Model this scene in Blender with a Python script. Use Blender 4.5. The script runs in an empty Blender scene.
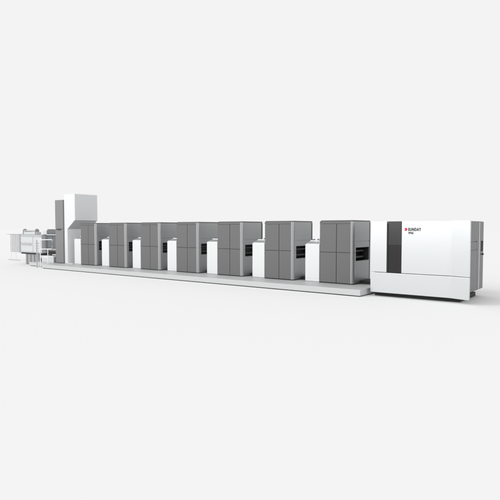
import bpy, bmesh, math
from mathutils import Vector, Matrix

S = bpy.context.scene
COL = S.collection
R = math.radians
PI = math.pi

# ------------------------------------------------------------------ materials
def srgb(v):
    v /= 255.0
    return v / 12.92 if v <= 0.04045 else ((v + 0.055) / 1.055) ** 2.4

def mat(name, col, rough=0.4, metal=0.0, spec=0.5, coat=0.0, var=0.0, scale=6.0, bump=0.0):
    m = bpy.data.materials.new(name)
    m.use_nodes = True
    nt = m.node_tree
    b = nt.nodes['Principled BSDF']
    if not isinstance(col, (tuple, list)):
        col = (col, col, col)
    b.inputs['Base Color'].default_value = (*col, 1)
    b.inputs['Roughness'].default_value = rough
    b.inputs['Metallic'].default_value = metal
    b.inputs['Specular IOR Level'].default_value = spec
    b.inputs['Coat Weight'].default_value = coat
    b.inputs['Coat Roughness'].default_value = 0.15
    if var or bump:
        tc = nt.nodes.new('ShaderNodeTexCoord')
        nz = nt.nodes.new('ShaderNodeTexNoise')
        nz.inputs['Scale'].default_value = scale
        nz.inputs['Detail'].default_value = 5
        nt.links.new(tc.outputs['Object'], nz.inputs['Vector'])
        if var:
            mr = nt.nodes.new('ShaderNodeMapRange')
            mr.inputs['To Min'].default_value = max(rough - var, 0.02)
            mr.inputs['To Max'].default_value = rough + var
            nt.links.new(nz.outputs['Fac'], mr.inputs['Value'])
            nt.links.new(mr.outputs['Result'], b.inputs['Roughness'])
        if bump:
            bp = nt.nodes.new('ShaderNodeBump')
            bp.inputs['Strength'].default_value = bump
            bp.inputs['Distance'].default_value = 0.002
            nt.links.new(nz.outputs['Fac'], bp.inputs['Height'])
            nt.links.new(bp.outputs['Normal'], b.inputs['Normal'])
    return m

M = {
    'door':   mat('grey_lacquer', (0.133, 0.133, 0.133), 0.42, 0.15, 0.4, var=0.05),
    'shell':  mat('silver_grey_lacquer', (0.315, 0.32, 0.325), 0.34, 0.50, 0.5),
    'post':   mat('graphite_shade', (0.07, 0.07, 0.072), 0.4, 0.2, 0.4),  # dark grey standing for shade at rear edges and door gaps
    'cab':    mat('cabinet_grey', (0.20, 0.20, 0.20), 0.42, 0.15, 0.4, var=0.05),
    'tower':  mat('tower_lacquer', (0.675, 0.688, 0.692), 0.34, 0.12, 0.5, var=0.03),
    'infeed': mat('pale_machine_paint', (0.56, 0.575, 0.585), 0.38, 0.15, 0.5),
    'fence':  mat('fence_panel_grey', (0.50, 0.505, 0.51), 0.5),
    'cap':    mat('grey_trim', (0.105, 0.105, 0.105), 0.4, 0.15, 0.4, var=0.04),
    'white':  mat('white_lacquer', (0.675, 0.685, 0.69), 0.35, 0.0, 0.5, coat=0.3, var=0.05),
    'silver': mat('pale_silver_lacquer', (0.655, 0.672, 0.677), 0.20, 0.60, 0.5),
    'platform': mat('pale_grey_steel', (0.50, 0.508, 0.51), 0.5, 0.1, 0.4, var=0.08, bump=0.06),
    'dark':   mat('dark_rubber', (0.018, 0.018, 0.019), 0.6, 0.0, 0.3),
    'slot':   mat('dark_opening_paint', (0.045, 0.045, 0.046), 0.5, 0.0, 0.3),
    'roller': mat('blackened_roller', (0.035, 0.035, 0.036), 0.45, 0.2, 0.4),
    'glass':  mat('smoked_glass', (0.030, 0.030, 0.029), 0.12, 0.0, 0.5, coat=0.0),
    'glass2': mat('dark_smoked_glass', (0.012, 0.012, 0.0115), 0.12, 0.0, 0.45),
    'mid':    mat('mid_grey_paint', (0.30, 0.30, 0.305), 0.42, 0.1, 0.4, var=0.05),
    'side':   mat('end_grey_paint', (0.13, 0.13, 0.133), 0.42, 0.1, 0.4, var=0.05),
    'midd':   mat('slate_grey_paint', (0.125, 0.133, 0.138), 0.42, 0.1, 0.4, var=0.05),
    'gull':   mat('gull_grey_paint', (0.42, 0.43, 0.44), 0.42, 0.1, 0.4, var=0.05),
    'rail':   mat('pale_rail_paint', (0.74, 0.74, 0.745), 0.35, 0.0, 0.5),
    'steel':  mat('brushed_steel', (0.42, 0.42, 0.43), 0.35, 0.6, 0.5),
    'red':    mat('red_print', (0.60, 0.012, 0.045), 0.4),
    'black':  mat('black_print', (0.012, 0.012, 0.012), 0.4),
    'floor':  mat('pale_studio_floor', (0.786, 0.786, 0.786), 0.9, 0.0, 0.0),
}

# ------------------------------------------------------------------ mesh helpers
def box(bm, x0, x1, y0, y1, z0, z1, bev=0.0, seg=2):
    vs = [bm.verts.new(p) for p in ((x0, y0, z0), (x1, y0, z0), (x1, y1, z0), (x0, y1, z0),
                                    (x0, y0, z1), (x1, y0, z1), (x1, y1, z1), (x0, y1, z1))]
    fs = [bm.faces.new([vs[i] for i in f]) for f in
          ((0, 3, 2, 1), (4, 5, 6, 7), (0, 1, 5, 4), (1, 2, 6, 5), (2, 3, 7, 6), (3, 0, 4, 7))]
    if bev:
        es = list({e for f in fs for e in f.edges})
        bmesh.ops.bevel(bm, geom=es, offset=bev, segments=seg, affect='EDGES', profile=0.5)
    return bm

def extrude(bm, pts, axis, a, b):
    """closed outline swept along an axis: pts are the two other coordinates in order"""
    def P(u, v, w):
        return {'x': (w, u, v), 'y': (u, w, v), 'z': (u, v, w)}[axis]
    A = [bm.verts.new(P(u, v, a)) for u, v in pts]
    B = [bm.verts.new(P(u, v, b)) for u, v in pts]
    n = len(pts)
    fs = [bm.faces.new(A), bm.faces.new(B)]
    for i in range(n):
        fs.append(bm.faces.new((A[i], A[(i + 1) % n], B[(i + 1) % n], B[i])))
    bmesh.ops.recalc_face_normals(bm, faces=fs)
    return A, B, fs

def arc(cx, cy, r, a0, a1, n=8):
    return [(cx + r * math.cos(R(a0 + (a1 - a0) * i / n)), cy + r * math.sin(R(a0 + (a1 - a0) * i / n)))
            for i in range(n + 1)]

def bevel_top(bm, z, w, seg=4, eps=1e-4):
    es = [e for e in bm.edges if all(abs(v.co.z - z) < eps for v in e.verts)]
    bmesh.ops.bevel(bm, geom=es, offset=w, segments=seg, affect='EDGES', profile=0.5)

def bevel_all(bm, w, seg=2, ang=25):
    es = [e for e in bm.edges if len(e.link_faces) == 2 and e.calc_face_angle(0) > R(ang)]
    bmesh.ops.bevel(bm, geom=es, offset=w, segments=seg, affect='EDGES', profile=0.5)

def tube(bm, pts, r, n=10):
    """round bar along a poly-line, one mitred ring per point"""
    pts = [Vector(p) for p in pts]
    rings = []
    for i, p in enumerate(pts):
        d0 = (p - pts[i - 1]).normalized() if i else (pts[1] - p).normalized()
        d1 = (pts[i + 1] - p).normalized() if i < len(pts) - 1 else d0
        t = (d0 + d1).normalized()
        k = 1.0 / max(t.dot(d0), 0.4)
        ref = Vector((0, 0, 1)) if abs(t.z) < 0.8 else Vector((1, 0, 0))
        a = t.cross(ref).normalized(); b = t.cross(a).normalized()
        rings.append([bm.verts.new(p + (a * math.cos(2 * PI * j / n) + b * math.sin(2 * PI * j / n)) * r *
                                   (k if abs(k - 1) > 1e-3 else 1)) for j in range(n)])
    fs = []
    for A, B in zip(rings, rings[1:]):
        for j in range(n):
            fs.append(bm.faces.new((A[j], A[(j + 1) % n], B[(j + 1) % n], B[j])))
    fs.append(bm.faces.new(rings[0])); fs.append(bm.faces.new(rings[-1]))
    bmesh.ops.recalc_face_normals(bm, faces=fs)

def finish(me, m, ang=35):
    me.materials.clear()
    me.materials.append(m)
    me.shade_smooth()
    me.set_sharp_from_angle(angle=R(ang))

def obj(name, bm, m, parent=None, cuts=None, ang=35):
    me = bpy.data.meshes.new(name)
    bmesh.ops.recalc_face_normals(bm, faces=bm.faces[:])
    bm.to_mesh(me); bm.free()
    o = bpy.data.objects.new(name, me)
    COL.objects.link(o)
    if cuts:                                   # recesses and joints cut into the sheet metal
        tmp = []
        for c in cuts:
            cb = bmesh.new(); box(cb, *c)
            cm = bpy.data.meshes.new('cut'); cb.to_mesh(cm); cb.free()
            co = bpy.data.objects.new('cut', cm); COL.objects.link(co); tmp.append(co)
            md = o.modifiers.new('cut', 'BOOLEAN'); md.operation = 'DIFFERENCE'; md.solver = 'EXACT'; md.object = co
        dg = bpy.context.evaluated_depsgraph_get()
        dg.update()
        new = bpy.data.meshes.new_from_object(o.evaluated_get(dg))
        o.modifiers.clear(); o.data = new; new.name = name
        for co in tmp:
            bpy.data.objects.remove(co, do_unlink=True)
    finish(o.data, m, ang)
    wn = o.modifiers.new('even_normals', 'WEIGHTED_NORMAL'); wn.keep_sharp = True; wn.weight = 80
    if parent:
        o.parent = parent
    return o

def tag(o, label=None, cat=None, group=None, kind=None):
    if label: o['label'] = label
    if cat: o['category'] = cat
    if group: o['group'] = group
    if kind: o['kind'] = kind
    return o

def thing(name, loc, label, cat, group=None):
    o = bpy.data.objects.new(name, None)
    o.empty_display_size = 0.2
    COL.objects.link(o)
    o.location = loc
    return tag(o, label, cat, group)

def kids(o):
    return [c for c in COL.objects if c.parent == o]

def copy_tree(o, parent=None):
    c = o.copy(); COL.objects.link(c)
    if parent: c.parent = parent
    for k in kids(o):
        copy_tree(k, c)
    return c

def B(*a, **k):
    return box(bmesh.new(), *a, **k)

# ------------------------------------------------------------------ dimensions (metres)
ZP = 0.2155                 # top of the platform
YU = 1.12                   # front of the printing units
PITCH = 2.36
U_L6 = -2.06                # left side of the last unit
UW, UD, UH = 1.28, 1.39, 2.165

# ------------------------------------------------------------------ floor
bm = bmesh.new()
n = 96
vs = [bm.verts.new((-7 + 1500 * math.cos(2 * PI * i / n), 1 + 1500 * math.sin(2 * PI * i / n), 0)) for i in range(n)]
bm.faces.new(vs)
tag(obj('floor', bm, M['floor']), kind='structure')

# ------------------------------------------------------------------ platform
pl = thing('platform', (-9, 1.4, 0), 'long low pale grey platform carrying the whole row of grey units', 'platform')
pl_o = Vector((-9, 1.4, 0))
def L(pts): return [(x - pl_o.x, y - pl_o.y) for x, y in pts]
bm = bmesh.new()
out = L([(-18.07, 0.0), (0.0, 0.0), (0.0, 2.95), (-20.35, 2.95), (-20.35, 0.55), (-18.07, 0.55)])
extrude(bm, out, 'z', 0.028, ZP)
bevel_all(bm, 0.012, 2)
deck = obj('deck', bm, M['platform'], pl)
bm = bmesh.new()
extrude(bm, L([(-18.03, 0.035), (-0.04, 0.035), (-0.04, 2.9), (-20.3, 2.9), (-20.3, 0.6), (-18.03, 0.6)]), 'z', 0.0, 0.028)
obj('plinth', bm, M['dark'], pl)

# ------------------------------------------------------------------ printing unit (one, then six copies)
def dedupe(pts):
    out = []
    for p in pts:
        if not out or (Vector(p) - Vector(out[-1])).length > 1e-4:
            out.append(p)
    return out

def make_unit():
    t = thing('printing_unit', (U_L6, YU, ZP), '', 'printing unit', 'seven grey printing units along the platform')
    RC = 0.10                                   # radius of the front corner
    FW = UW - RC                                # width of the flat front
    YB = UD - 0.13                              # body ends here, dark rear edge behind it
    obj('base', B(0.03, UW - 0.03, 0.03, UD - 0.03, 0.0, 0.03), M['dark'], t)
    # body with the rounded front corner
    bm = bmesh.new()
    pts = [(FW - 0.006, 0.0), (FW, 0.0)] + arc(FW, RC, RC, -90, 0, 10) + [(UW, YB), (0.0, YB), (0.0, 0.047), (FW - 0.006, 0.047)]
    extrude(bm, dedupe(pts), 'z', 0.03, 2.122)
    es = [e for e in bm.edges if all(abs(v.co.x) < 1e-4 and abs(v.co.z - 2.122) < 1e-4 for v in e.verts)]
    bmesh.ops.bevel(bm, geom=es, offset=0.075, segments=4, affect='EDGES', profile=0.5)
    S0 = 0.19                                  # front edge of the web opening
    cuts = [(0.95, 1.5, S0, YB - 0.02, 0.785, 1.245),         # opening for the paper web
            (UW - 0.010, 1.5, -0.05, S0 + 0.005, 1.063, 1.081),   # joint at door height
            (FW - 0.01, 1.5, -0.05, 0.008, 1.063, 1.081),
            (UW - 0.016, 1.5, S0 - 0.01, 1.60, 1.444, 1.462)] # joint above the opening
    body = obj('body', bm, M['shell'], t, cuts)
    # added dark edge standing for the shaded back corner, rounded towards the back
    bm = bmesh.new()
    extrude(bm, dedupe([(0.0, YB + 0.003), (UW, YB + 0.003)] + arc(UW - 0.05, UD - 0.05, 0.05, 0, 90, 6) +
            arc(0.05, UD - 0.05, 0.05, 90, 180, 6)), 'z', 0.03, 2.12)
    bevel_top(bm, 2.12, 0.03, 3)
    obj('rear_edge_shade', bm, M['post'], t)
    # lid with a rolled left shoulder
    bm = bmesh.new()
    prof = arc(0.10, 2.065, 0.10, 180, 90, 8) + [(UW, 2.165), (UW, 2.124)] + arc(0.10, 2.065, 0.059, 90, 180, 8)
    extrude(bm, dedupe(prof), 'y', 0.0, UD)
    for yy, off in ((0.0, RC), (UD, 0.07)):
        es = [e for e in bm.edges if all(abs(v.co.x - UW) < 1e-4 and abs(v.co.y - yy) < 1e-4 for v in e.verts)]
        bmesh.ops.bevel(bm, geom=es, offset=off, segments=8, affect='EDGES', profile=0.5)
    es = [e for e in bm.edges if len(e.link_faces) == 2 and e.calc_face_angle(0) > R(50) and all(v.co.z > 2.1645 for v in e.verts)]
    bmesh.ops.bevel(bm, geom=es, offset=0.018, segments=3, affect='EDGES', profile=0.5)
    obj('lid', bm, M['cap'], t)
    # band above the doors
    bm = bmesh.new()
    extrude(bm, dedupe([(0.0, 2.053), (FW - 0.008, 2.053), (FW - 0.008, 2.122), (0.10, 2.122)] + arc(0.10, 2.062, 0.056, 90, 180, 6) + [(0.0, 2.062)]), 'y', 0.0, 0.04)
    bevel_all(bm, 0.003, 2, 60)
    obj('header_band', bm, M['door'], t)
    obj('door_gap_shade', B(0.012, FW - 0.014, 0.0405, 0.0465, 0.036, 2.05), M['post'], t)  # dark sheet added behind the doors to deepen shade in their gaps
    # four front doors
    sx = 0.652
    for (x0, x1) in ((0.0, sx - 0.009), (sx + 0.009, FW - 0.010)):
        for (z0, z1) in ((0.034, 1.064), (1.080, 2.043)):
            bm = bmesh.new()
            if x0 == 0.0:
                o_ = arc(0.03, 0.03, 0.03, 180, 270, 4) + [(x1, 0.0), (x1, 0.04), (0.0, 0.04)]
            else:
                o_ = [(x0, 0.0), (x1, 0.0), (x1, 0.04), (x0, 0.04)]
            extrude(bm, o_, 'z', z0, z1)
            bevel_all(bm, 0.004, 2, 60)
            obj('front_door', bm, M['door'], t)
    # web opening: dark liner and rollers
    bm = bmesh.new()
    xa, xb, ya, yb, za, zb, th = 0.955, UW - 0.004, S0 + 0.002, YB - 0.022, 0.787, 1.243, 0.008
    box(bm, xa, xa + th, ya, yb, za, zb)
    box(bm, xa + th, xb, ya, yb, za, za + th); box(bm, xa + th, xb, ya, yb, zb - th, zb)
    box(bm, xa + th, xb, ya, ya + th, za + th, zb - th); box(bm, xa + th, xb, yb - th, yb, za + th, zb - th)
    op = obj('web_opening', bm, M['slot'], t)
    for (zx, zz, rr) in ((1.10, 0.90, 0.055), (1.12, 1.12, 0.045)):
        bm = bmesh.new(); tube(bm, [(zx, ya + th, zz), (zx, yb - th, zz)], rr, 20)
        obj('roller', bm, M['roller'], op)
    # low tray bridging towards the next unit
    bm = bmesh.new()
    box(bm, UW + 0.02, UW + 0.75, 0.50, UD - 0.06, 0.0, 0.11, 0.012, 2)
    obj('web_tray', bm, M['dark'], t)
    return t

ORD = ['first', 'second', 'third', 'fourth', 'fifth', 'sixth', 'seventh']
unit_labels = [
    'grey printing unit closest to the tall white tower, first of the seven',
    'second grey printing unit counted from the tall white tower',
    'third grey printing unit counted from the tall white tower',
    'middle grey printing unit, fourth of seven on the platform',
    'fifth grey printing unit from the tall white tower, two before the last',
    'sixth grey printing unit from the tower, with open gaps on both sides',
    'largest looking grey printing unit, last before the white delivery cabinet',
]
proto = make_unit()
proto['label'] = unit_labels[6]
for k in range(5, -1, -1):
    c = copy_tree(proto)
    c.location.x = U_L6 - PITCH * (6 - k)
    c['label'] = unit_labels[k]

# ------------------------------------------------------------------ control consoles
CW, CD = 0.565, 0.50
def make_console():
    t = thing('control_console', (U_L6 - CW - 0.005, YU - 0.01, ZP), '', 'control console', 'white control consoles between the grey units')
    obj('kick_plate', B(0.012, CW - 0.012, 0.02, CD - 0.01, 0.0, 0.035), M['gull'], t)
    bm = bmesh.new()
    prof = [(0.0, 0.035), (0.0, 1.315), (0.02, 1.335), (0.34, 1.435), (0.36, 1.47), (CD, 1.47), (CD, 0.035)]
    extrude(bm, prof, 'x', 0.0, CW)
    bevel_all(bm, 0.010, 3, 20)
    obj('cabinet_body', bm, M['white'], t, [(0.02, CW - 0.02, -0.01, 0.006, 0.12, 0.126)])
    # sloped desk with keys
    ang = math.atan2(0.10, 0.32)
    def onslope(o, y, lift):
        o.rotation_euler = (ang, 0, 0)
        o.location = (0, 0.02 + y * math.cos(ang) - lift * math.sin(ang), 1.335 + y * math.sin(ang) + lift * math.cos(ang))
    d = obj('desk_panel', B(0.04, CW - 0.04, 0.0, 0.27, 0.0, 0.008, 0.003, 2), M['silver'], t); onslope(d, 0.03, 0.001)
    for i in range(6):
        b_ = obj('key', B(0.10 + i * 0.068, 0.10 + i * 0.068 + 0.045, 0.05, 0.085, 0.008, 0.02, 0.003, 2), M['mid'], d)
    for i in range(4):
        b_ = obj('key', B(0.16 + i * 0.075, 0.16 + i * 0.075 + 0.04, 0.12, 0.15, 0.008, 0.02, 0.003, 2), M['gull'], d)
    # dark control blocks along the back ledge
    for (x0, x1, h) in ((0.05, 0.15, 0.035), (0.27, 0.39, 0.045), (0.44, 0.54, 0.04)):
        obj('switch_block', B(x0, x1, 0.37, 0.45, 1.47, 1.47 + h, 0.008, 2), M['midd'], t)
    bm = bmesh.new()
    tube(bm, [(0.40, 0.30, 1.42), (0.40, 0.30, 1.50)], 0.012, 10); tube(bm, [(0.40, 0.30, 1.50), (0.40, 0.30, 1.535)], 0.024, 14)
    obj('knob', bm, M['white'], t)
    return t
con_labels = ['white control console between the tall tower and the first grey unit'] + \
    ['white control console between the %s and %s grey units from the tower' % (ORD[k - 1], ORD[k]) for k in range(1, 7)]
cproto = make_console()
cproto['label'] = con_labels[6]
for k in range(5, -1, -1):
    c = copy_tree(cproto)
    c.location.x = cproto.location.x - PITCH * (6 - k)
    c['label'] = con_labels[k]

# ------------------------------------------------------------------ white tower
tw = thing('white_tower', (-17.4, 1.8, ZP), 'tall white tower with an overhanging head beside the first grey unit', 'tower')
def TL(pts): return [(x + 17.4, z - ZP) for x, z in pts]
bm = bmesh.new()
extrude(bm, TL([(-17.71, ZP), (-17.43, ZP), (-17.43, 2.07), (-16.73, 2.55), (-16.73, 3.93), (-17.71, 3.93)]), 'y', YU - 1.8, 2.53 - 1.8)
bevel_all(bm, 0.014, 3)
tb = obj('tower_body', bm, M['tower'], tw)
obj('side_panel', B(0.667, 0.673, -0.655, 0.705, 2.375, 3.68, 0.004, 2), M['infeed'], tb)  # darker than the body, puts the side's shade into the colour
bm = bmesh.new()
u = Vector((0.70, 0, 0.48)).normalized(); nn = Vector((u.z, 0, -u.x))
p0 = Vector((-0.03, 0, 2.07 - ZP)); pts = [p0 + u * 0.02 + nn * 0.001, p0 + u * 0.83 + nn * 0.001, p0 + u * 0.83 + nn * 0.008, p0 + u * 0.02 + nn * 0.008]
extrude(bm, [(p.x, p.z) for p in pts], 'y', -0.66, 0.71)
obj('underside_shade_sheet', bm, M['gull'], tb)  # grey sheet added to deepen the shade under the overhang
obj('foot', B(-0.028, 0.40, YU - 1.8 - 0.02, YU - 1.8 + 0.36, 0.0, 0.03, 0.006, 2), M['tower'], tw)
obj('lower_panel', B(-0.033, -0.026, -0.60, 0.70, 0.10, 1.78, 0.003, 2), M['tower'], tb)

# ------------------------------------------------------------------ tall grey cabinet
gc = thing('tall_cabinet', (-18.14, 1.6, ZP), 'tall narrow dark grey cabinet standing left of the white tower', 'cabinet')
z0 = 0.0
obj('cabinet_body', B(-0.39, 0.375, YU - 1.6 + 0.0, 0.55, 0.02, 3.43, 0.012, 3), M['mid'], gc)
obj('base', B(-0.37, 0.36, -0.45, 0.5, 0.0, 0.02), M['dark'], gc)
dl = obj('cabinet_door', B(-0.385, 0.37, -0.515, -0.482, 0.025, 1.855, 0.006, 2), M['cab'], gc)
du = obj('cabinet_door', B(-0.385, 0.37, -0.515, -0.482, 1.869, 3.425, 0.006, 2), M['cab'], gc)
bm = bmesh.new()
tube(bm, [(-0.18, -0.515, 1.83), (-0.18, -0.56, 1.83), (0.14, -0.56, 1.83), (0.14, -0.515, 1.83)], 0.018, 8)
obj('handle', bm, M['black'], dl)

# ------------------------------------------------------------------ paper infeed at the left end
inf = thing('infeed_unit', (-21.2, 1.9, 0), 'pale boxy paper infeed raised on a grey pedestal at the far left', 'machine')
def IX(x): return x + 21.2
def IY(y): return y - 1.9
ped = obj('pedestal', B(IX(-21.93), IX(-20.75), IY(1.2), IY(2.2), 0.02, 0.62, 0.015, 2), M['mid'], inf)
obj('pedestal_base', B(IX(-21.90), IX(-20.78), IY(1.23), IY(2.17), 0.0, 0.02), M['dark'], inf)
bm = bmesh.new(); box(bm, IX(-22.36), IX(-20.0), IY(1.16), IY(2.3), 0.605, 0.685, 0.01, 2)
obj('bottom_frame', bm, M['dark'], inf)
obj('housing', B(IX(-22.36), IX(-20.0), IY(1.14), IY(2.32), 0.685, 1.74, 0.02, 3), M['gull'], inf,
    [(IX(-20.955), IX(-20.935), IY(1.0), IY(1.15), 0.7, 1.75), (IX(-22.3), IX(-20.96), IY(1.0), IY(1.147), 1.235, 1.25)])
obj('front_panel', B(IX(-22.34), IX(-20.965), IY(1.122), IY(1.142), 1.255, 1.725, 0.005, 2), M['infeed'], inf)
obj('front_panel', B(IX(-22.34), IX(-20.965), IY(1.122), IY(1.142), 0.70, 1.23, 0.005, 2), M['infeed'], inf)
obj('front_panel', B(IX(-20.93), IX(-20.02), IY(1.122), IY(1.142), 0.70, 1.725, 0.005, 2), M['infeed'], inf)
obj('side_panel', B(IX(-20.002), IX(-19.985), IY(1.22), IY(2.28), 0.72, 1.70, 0.004, 2), M['fence'], inf)
# roll on top between two brackets
for x in (-22.20, -20.86):
    bm = bmesh.new()
    extrude(bm, [(IY(1.20), 1.74), (IY(1.20), 1.98)] + [(IY(1.32) + 0.12 * math.cos(R(a)), 1.98 + 0.1 * math.sin(R(a))) for a in range(165, 0, -15)] + [(IY(1.44), 1.98), (IY(1.44), 1.74)], 'x', IX(x), IX(x + 0.06))
    obj('bracket', bm, M['mid'], inf)
bm = bmesh.new(); tube(bm, [(IX(-22.15), IY(1.32), 1.96), (IX(-20.84), IY(1.32), 1.96)], 0.045, 20)
obj('roll', bm, M['gull'], inf)
bm = bmesh.new()
extrude(bm, [(IX(-22.34), 1.74)] + [(IX(-22.06) + 0.28 * math.cos(R(a)), 1.80 + 0.2 * math.sin(R(a))) for a in range(180, 80, -10)] + [(IX(-22.06), 1.74)], 'y', IY(1.24), IY(1.7))
obj('hood', bm, M['infeed'], inf)
obj('roll_cradle', B(IX(-22.28), IX(-20.78), IY(1.22), IY(1.55), 1.742, 1.90, 0.02, 2), M['infeed'], inf)
obj('top_box', B(IX(-20.12), IX(-19.72), IY(1.25), IY(2.2), 1.745, 2.0, 0.04, 4), M['infeed'], inf)

# trim that breaks up the infeed front
obj('corner_post', B(IX(-22.40), IX(-22.33), IY(1.10), IY(1.20), 0.69, 1.76, 0.008, 2), M['mid'], inf)
obj('top_band', B(IX(-22.33), IX(-20.0), IY(1.112), IY(1.121), 1.61, 1.715, 0.003, 1), M['gull'], inf)
obj('lower_band', B(IX(-22.33), IX(-20.0), IY(1.112), IY(1.121), 0.71, 0.76, 0.003, 1), M['gull'], inf)
bm = bmesh.new(); tube(bm, [(IX(-22.2), IY(1.12), 1.17), (IX(-22.2), IY(1.07), 1.17), (IX(-21.1), IY(1.07), 1.17), (IX(-21.1), IY(1.12), 1.17)], 0.015, 8)
obj('grab_bar', bm, M['steel'], inf)
for z in (0.95, 1.10, 1.25):
    obj('louvre', B(IX(-20.72), IX(-20.25), IY(1.112), IY(1.121), z, z + 0.035, 0.003, 1), M['gull'], inf)
obj('side_door', B(IX(-19.984), IX(-19.975), IY(1.30), IY(1.75), 0.85, 1.55, 0.003, 1), M['gull'], inf)
for x in (-21.75, -21.35, -20.95):
    obj('pedestal_rib', B(IX(x), IX(x + 0.05), IY(1.185), IY(1.199), 0.05, 0.60, 0.003, 1), M['midd'], inf)

# transfer section between infeed and cabinet
tr = thing('transfer_section', (-19.17, 1.93, 0), 'dark grey web transfer section between the infeed and the tall cabinet', 'machine')
obj('frame', B(-0.56, 0.62, -0.62, 0.40, 0.82, 2.06, 0.02, 2), M['midd'], tr, [(-0.5, 0.7, -0.7, -0.58, 1.70, 1.80)])
obj('cover', B(-0.50, 0.58, -0.635, -0.60, 1.02, 1.66, 0.01, 2), M['midd'], tr)
obj('cover', B(-0.50, 0.58, -0.635, -0.60, 1.83, 2.02, 0.01, 2), M['midd'], tr)
obj('roller_box', B(-0.50, 0.56, -0.60, 0.3, 0.66, 0.82), M['dark'], tr)
for (y, z, r) in ((-0.66, 1.745, 0.045), (-0.66, 0.93, 0.05)):
    bm = bmesh.new(); tube(bm, [(-0.52, y, z), (0.58, y, z)], r, 16)
    obj('guide_roller', bm, M['steel'], tr)
obj('panel_line', B(-0.02, 0.0, -0.642, -0.636, 1.03, 1.65), M['dark'], tr)
for x in (-0.52, 0.50):
    obj('leg', B(x, x + 0.1, -0.55, -0.45, ZP + 0.0, 0.82, 0.008, 1), M['midd'], tr)
    obj('leg', B(x, x + 0.1, 0.25, 0.35, ZP + 0.0, 0.82, 0.008, 1), M['midd'], tr)

# ------------------------------------------------------------------ step and handrails at the left end of the platform
st = thing('access_step', (-19.2, 1.2, ZP), 'pale two tread access step on the left end of the platform', 'step')
obj('tread', B(-0.72, 0.55, -0.2, 0.55, 0.30, 0.36, 0.01, 2), M['rail'], st)
obj('riser', B(-0.69, 0.52, -0.16, 0.5, 0.0, 0.30, 0.004, 1), M['silver'], st)
hr = thing('handrail', (-18.9, 0.5, 0), 'slim white tube handrail with posts beside the access step', 'handrail')
def rail(name, pts, r, m='rail'):
    bm = bmesh.new(); tube(bm, [(x + 18.9, y - 0.5, z) for x, y, z in pts], r, 10)
    return obj(name, bm, M[m], hr)
rail('post', [(-18.83, 0.16, 0.0), (-18.83, 0.16, 1.48)], 0.026, 'steel')
rail('post', [(-18.50, 0.16, 0.0), (-18.50, 0.16, 1.50)], 0.028)
rail('post', [(-19.30, 0.50, 0.0), (-19.30, 0.50, 1.20)], 0.018)
rail('top_rail', [(-18.83, 0.16, 1.30), (-18.50, 0.16, 1.30)], 0.018, 'steel')
rail('top_rail', [(-18.50, 0.16, 1.50), (-17.62, 0.34, 1.515), (-17.62, 0.34, 1.02), (-18.47, 0.17, 1.0)], 0.026)
rail('mid_rail', [(-18.83, 0.16, 0.80), (-18.50, 0.16, 0.80)], 0.018, 'steel')
rail('post', [(-17.95, 0.28, ZP), (-17.95, 0.28, 1.01)], 0.020)
rail('foot_rail', [(-18.50, 0.16, 0.55), (-17.95, 0.28, 0.57)], 0.020)

# ------------------------------------------------------------------ guard fence behind the infeed
gf = thing('guard_fence', (-25.9, 2.6, 0), 'pale grey guard fence with upright bars left of the infeed', 'fence')
def fb(name, pts, r, m):
    bm = bmesh.new(); tube(bm, [(x + 25.9, y - 2.6, z) for x, y, z in pts], r, 8)
    return obj(name, bm, M[m], gf)
fb('top_rail', [(-26.85, 2.6, 1.72), (-23.6, 2.6, 1.72)], 0.020, 'gull')
fb('bottom_rail', [(-26.45, 2.6, 0.50), (-24.95, 2.6, 0.50)], 0.026, 'rail')
for x in (-26.45, -26.24, -26.03, -25.82, -25.61, -25.40):
    fb('upright', [(x, 2.6, 0.5), (x, 2.6, 1.72)], 0.018, 'rail')
fb('upright', [(-25.2, 2.6, 0.5), (-25.2, 2.6, 1.72)], 0.032, 'gull')
for x in (-26.35, -25.75):
    fb('leg', [(x, 2.6, 0.03), (x, 2.6, 0.5)], 0.020, 'rail')
fb('foot_bar', [(-26.75, 2.6, 0.025), (-25.3, 2.6, 0.025)], 0.022, 'gull')
obj('infill_panel', B(-0.54, 0.69, 0.022, 0.034, 0.53, 1.70), M['fence'], gf)

# ------------------------------------------------------------------ delivery cabinet at the right end
dv = thing('delivery_cabinet', (1.6, 1.5, 0), 'large white delivery cabinet with dark window and logo at the right end', 'cabinet')
def DX(x): return x - 1.6
def DY(y): return y - 1.5
YD = 0.45
obj('plinth', B(DX(0.18), DX(2.74), DY(0.70), DY(2.45), 0.0, 0.13), M['dark'], dv)
# front skin follows a plan curve: flat, then flaring a little towards the right edge
def skin(x0, x1, za, zb, thick=0.12, flare=True):
    pts = [(DX(x0), DY(YD))]
    if x1 > 2.6:
        pts = [(DX(x0), DY(YD)), (DX(2.46), DY(YD)), (DX(2.50), DY(YD - 0.003)), (DX(2.54), DY(YD - 0.011)),
               (DX(2.58), DY(YD - 0.021)), (DX(x1), DY(YD - 0.021 - (x1 - 2.58) * 0.33))]
        pts += [(DX(x1), DY(YD - 0.021 - (x1 - 2.58) * 0.33 + thick)), (DX(2.5), DY(YD + thick)), (DX(x0), DY(YD + thick))]
    else:
        pts += [(DX(x1), DY(YD)), (DX(x1), DY(YD + thick)), (DX(x0), DY(YD + thick))]
    bm = bmesh.new()
    extrude(bm, pts, 'z', za, zb)
    es = [e for e in bm.edges if len(e.link_faces) == 2 and e.calc_face_angle(0) > R(40)]
    bmesh.ops.bevel(bm, geom=es, offset=0.012, segments=3, affect='EDGES', profile=0.5)
    return bm
SEAM = 0.755
lp = obj('lower_panel', skin(0.13, 3.08, 0.13, SEAM - 0.006), M['silver'], dv)
obj('front_panel', skin(0.13, 0.65, SEAM + 0.006, 2.325), M['silver'], dv)
fp = obj('front_panel', skin(1.113, 3.08, SEAM + 0.006, 2.325), M['silver'], dv)
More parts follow.
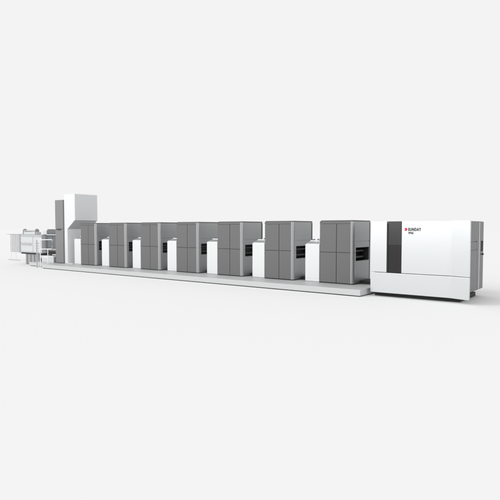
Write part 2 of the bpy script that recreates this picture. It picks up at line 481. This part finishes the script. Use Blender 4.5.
# smoked window with one rounded corner, set into the gap between the panels
bm = bmesh.new()
extrude(bm, [(DX(0.655), 1.60), (DX(1.108), 1.60), (DX(1.108), 2.315)] + arc(DX(0.715), 2.255, 0.06, 90, 180, 6), 'y', DY(YD + 0.015), DY(YD + 0.05))
wu = obj('window', bm, M['glass'], dv)
obj('lower_pane', B(DX(0.655), DX(1.108), DY(YD + 0.02), DY(YD + 0.05), SEAM + 0.012, 1.595), M['glass2'], wu)
obj('window_mullion', B(DX(0.655), DX(0.70), DY(YD + 0.004), DY(YD + 0.014), SEAM + 0.012, 2.25), M['dark'], wu)
# body behind the skin
obj('body', B(DX(0.2), DX(2.9), DY(YD + 0.125), DY(2.15), 0.235, 2.318, 0.03, 3), M['side'], dv,
    [(DX(2.88), DX(3.0), DY(0.9), DY(1.845), 1.70, 1.725), (DX(2.88), DX(3.0), DY(1.82), DY(1.845), 0.30, 1.72),
     (DX(2.885), DX(3.0), DY(0.9), DY(1.82), 1.47, 1.485)])
obj('support', B(DX(0.5), DX(2.2), DY(1.0), DY(2.2), 0.13, 0.235), M['dark'], dv)
obj('side_door', B(DX(2.895), DX(2.908), DY(0.95), DY(1.80), 0.33, 1.45, 0.004, 2), M['side'], dv)
rb = obj('rear_body', B(DX(0.25), DX(2.9), DY(2.17), DY(2.66), 0.235, 2.318, 0.03, 3), M['midd'], dv,
    [(DX(2.7), DX(3.0), DY(2.32), DY(2.60), 1.40, 1.72), (DX(2.87), DX(3.0), DY(2.25), DY(2.7), 1.30, 1.325)])
obj('rear_opening', B(DX(2.80), DX(2.815), DY(2.322), DY(2.598), 1.402, 1.718), M['black'], rb)
obj('edge_highlight', B(DX(2.893), DX(2.906), DY(2.10), DY(2.14), 0.26, 2.29, 0.004, 2), M['rail'], dv)  # pale strip painting the highlight of the rounded corner
bm = bmesh.new(); box(bm, DX(2.90), DX(2.93), DY(2.48), DY(2.60), 1.28, 1.335, 0.006, 2)
obj('latch', bm, M['black'], rb)
# lettering and emblem on the front panel
def lettering(body, x, z, size, width, parent):
    cu = bpy.data.curves.new('lettering', 'FONT')
    cu.body = body; cu.size = size; cu.extrude = 0.0015; cu.offset = size * 0.055; cu.space_character = 1.2
    o = bpy.data.objects.new('lettering', cu); COL.objects.link(o)
    dg = bpy.context.evaluated_depsgraph_get(); dg.update()
    me = bpy.data.meshes.new_from_object(o.evaluated_get(dg)); me.name = 'lettering'
    bpy.data.objects.remove(o, do_unlink=True)
    w = max(v.co.x for v in me.vertices) - min(v.co.x for v in me.vertices)
    mn = min(v.co.x for v in me.vertices)
    for v in me.vertices:
        v.co.x = (v.co.x - mn) * width / w
    me.transform(Matrix.Rotation(R(90), 4, 'X'))
    ob = bpy.data.objects.new('lettering', me); COL.objects.link(ob)
    me.materials.clear(); me.materials.append(M['black'])
    ob.parent = parent
    ob.location = (DX(x), DY(YD) - 0.003, z)
    return ob
lettering('SUNDAY', 1.308, 2.032, 0.120, 0.385, fp)
lettering('VPAK', 1.310, 1.938, 0.088, 0.165, fp)
bm = bmesh.new()
cx, cz, rr = DX(1.236), 2.073, 0.047
extrude(bm, [(cx - 0.010, cz)] + [(cx + rr * math.cos(R(a)), cz + rr * math.sin(R(a))) for a in range(-150, 151, 10)], 'y', DY(YD) - 0.005, DY(YD) - 0.0015)
obj('emblem', bm, M['red'], fp)

# ------------------------------------------------------------------ camera
cam = bpy.data.cameras.new('camera')
cam.sensor_width = 36; cam.lens = 36.0; cam.clip_end = 5000
co = bpy.data.objects.new('camera', cam); COL.objects.link(co)
co.location = (6.618, -14.165, 2.10)
co.rotation_euler = (R(90 - 2.462), 0, R(37.509))
S.camera = co

# ------------------------------------------------------------------ studio light: pale surround with added unseen lobes, brighter in front and right, darker high right
BG = srgb(243)
w = bpy.data.worlds.new('World'); S.world = w; w.use_nodes = True
nt = w.node_tree; nt.nodes.clear()
outn = nt.nodes.new('ShaderNodeOutputWorld'); bg = nt.nodes.new('ShaderNodeBackground')
tc = nt.nodes.new('ShaderNodeTexCoord')
def math_n(op, a, b=None):
    n_ = nt.nodes.new('ShaderNodeMath'); n_.operation = op
    for i, v in enumerate((a, b)):
        if v is None: continue
        if isinstance(v, (int, float)): n_.inputs[i].default_value = v
        else: nt.links.new(v, n_.inputs[i])
    return n_.outputs[0]
def dot(vec):
    n_ = nt.nodes.new('ShaderNodeVectorMath'); n_.operation = 'DOT_PRODUCT'
    nt.links.new(tc.outputs['Generated'], n_.inputs[0]); n_.inputs[1].default_value = Vector(vec).normalized()
    return n_.outputs['Value']
def lobe(vec, lo, hi):
    mr = nt.nodes.new('ShaderNodeMapRange'); mr.interpolation_type = 'SMOOTHSTEP'
    nt.links.new(dot(vec), mr.inputs['Value'])
    mr.inputs['From Min'].default_value = lo; mr.inputs['From Max'].default_value = hi
    return mr.outputs['Result']
front = lobe((-0.35, -0.92, 0.15), 0.55, 0.95)
strip = lobe((0.96, -0.26, 0.08), 0.80, 0.98)  # added lobe, gives the rounded unit corners a bright reflection
right = lobe((0.80, 0.10, 0.62), 0.45, 0.90)
v = math_n('ADD', BG, math_n('MULTIPLY', front, 1.50))
v = math_n('ADD', v, math_n('MULTIPLY', strip, 2.3))
v = math_n('SUBTRACT', v, math_n('MULTIPLY', right, 0.22))
nt.links.new(v, bg.inputs['Strength'])
bg.inputs['Color'].default_value = (1, 1, 1, 1)
nt.links.new(bg.outputs[0], outn.inputs[0])

# far large key lamp, front left and high
kl = bpy.data.lights.new('key_lamp', 'AREA'); kl.shape = 'DISK'; kl.size = 1600; kl.energy = 9000 * (5000 / 80) ** 2
ko = bpy.data.objects.new('key_lamp', kl); COL.objects.link(ko)
d = Vector((-0.62, -0.42, 0.62)).normalized()
ko.location = Vector((-6, 1, 0)) + d * 5000
ko.rotation_euler = d.to_track_quat('Z', 'Y').to_euler()

S.view_settings.view_transform = 'Standard'
S.view_settings.look = 'None'
S.view_settings.exposure = 0
S.view_settings.gamma = 1
S.render.resolution_x = S.render.resolution_y = 1024
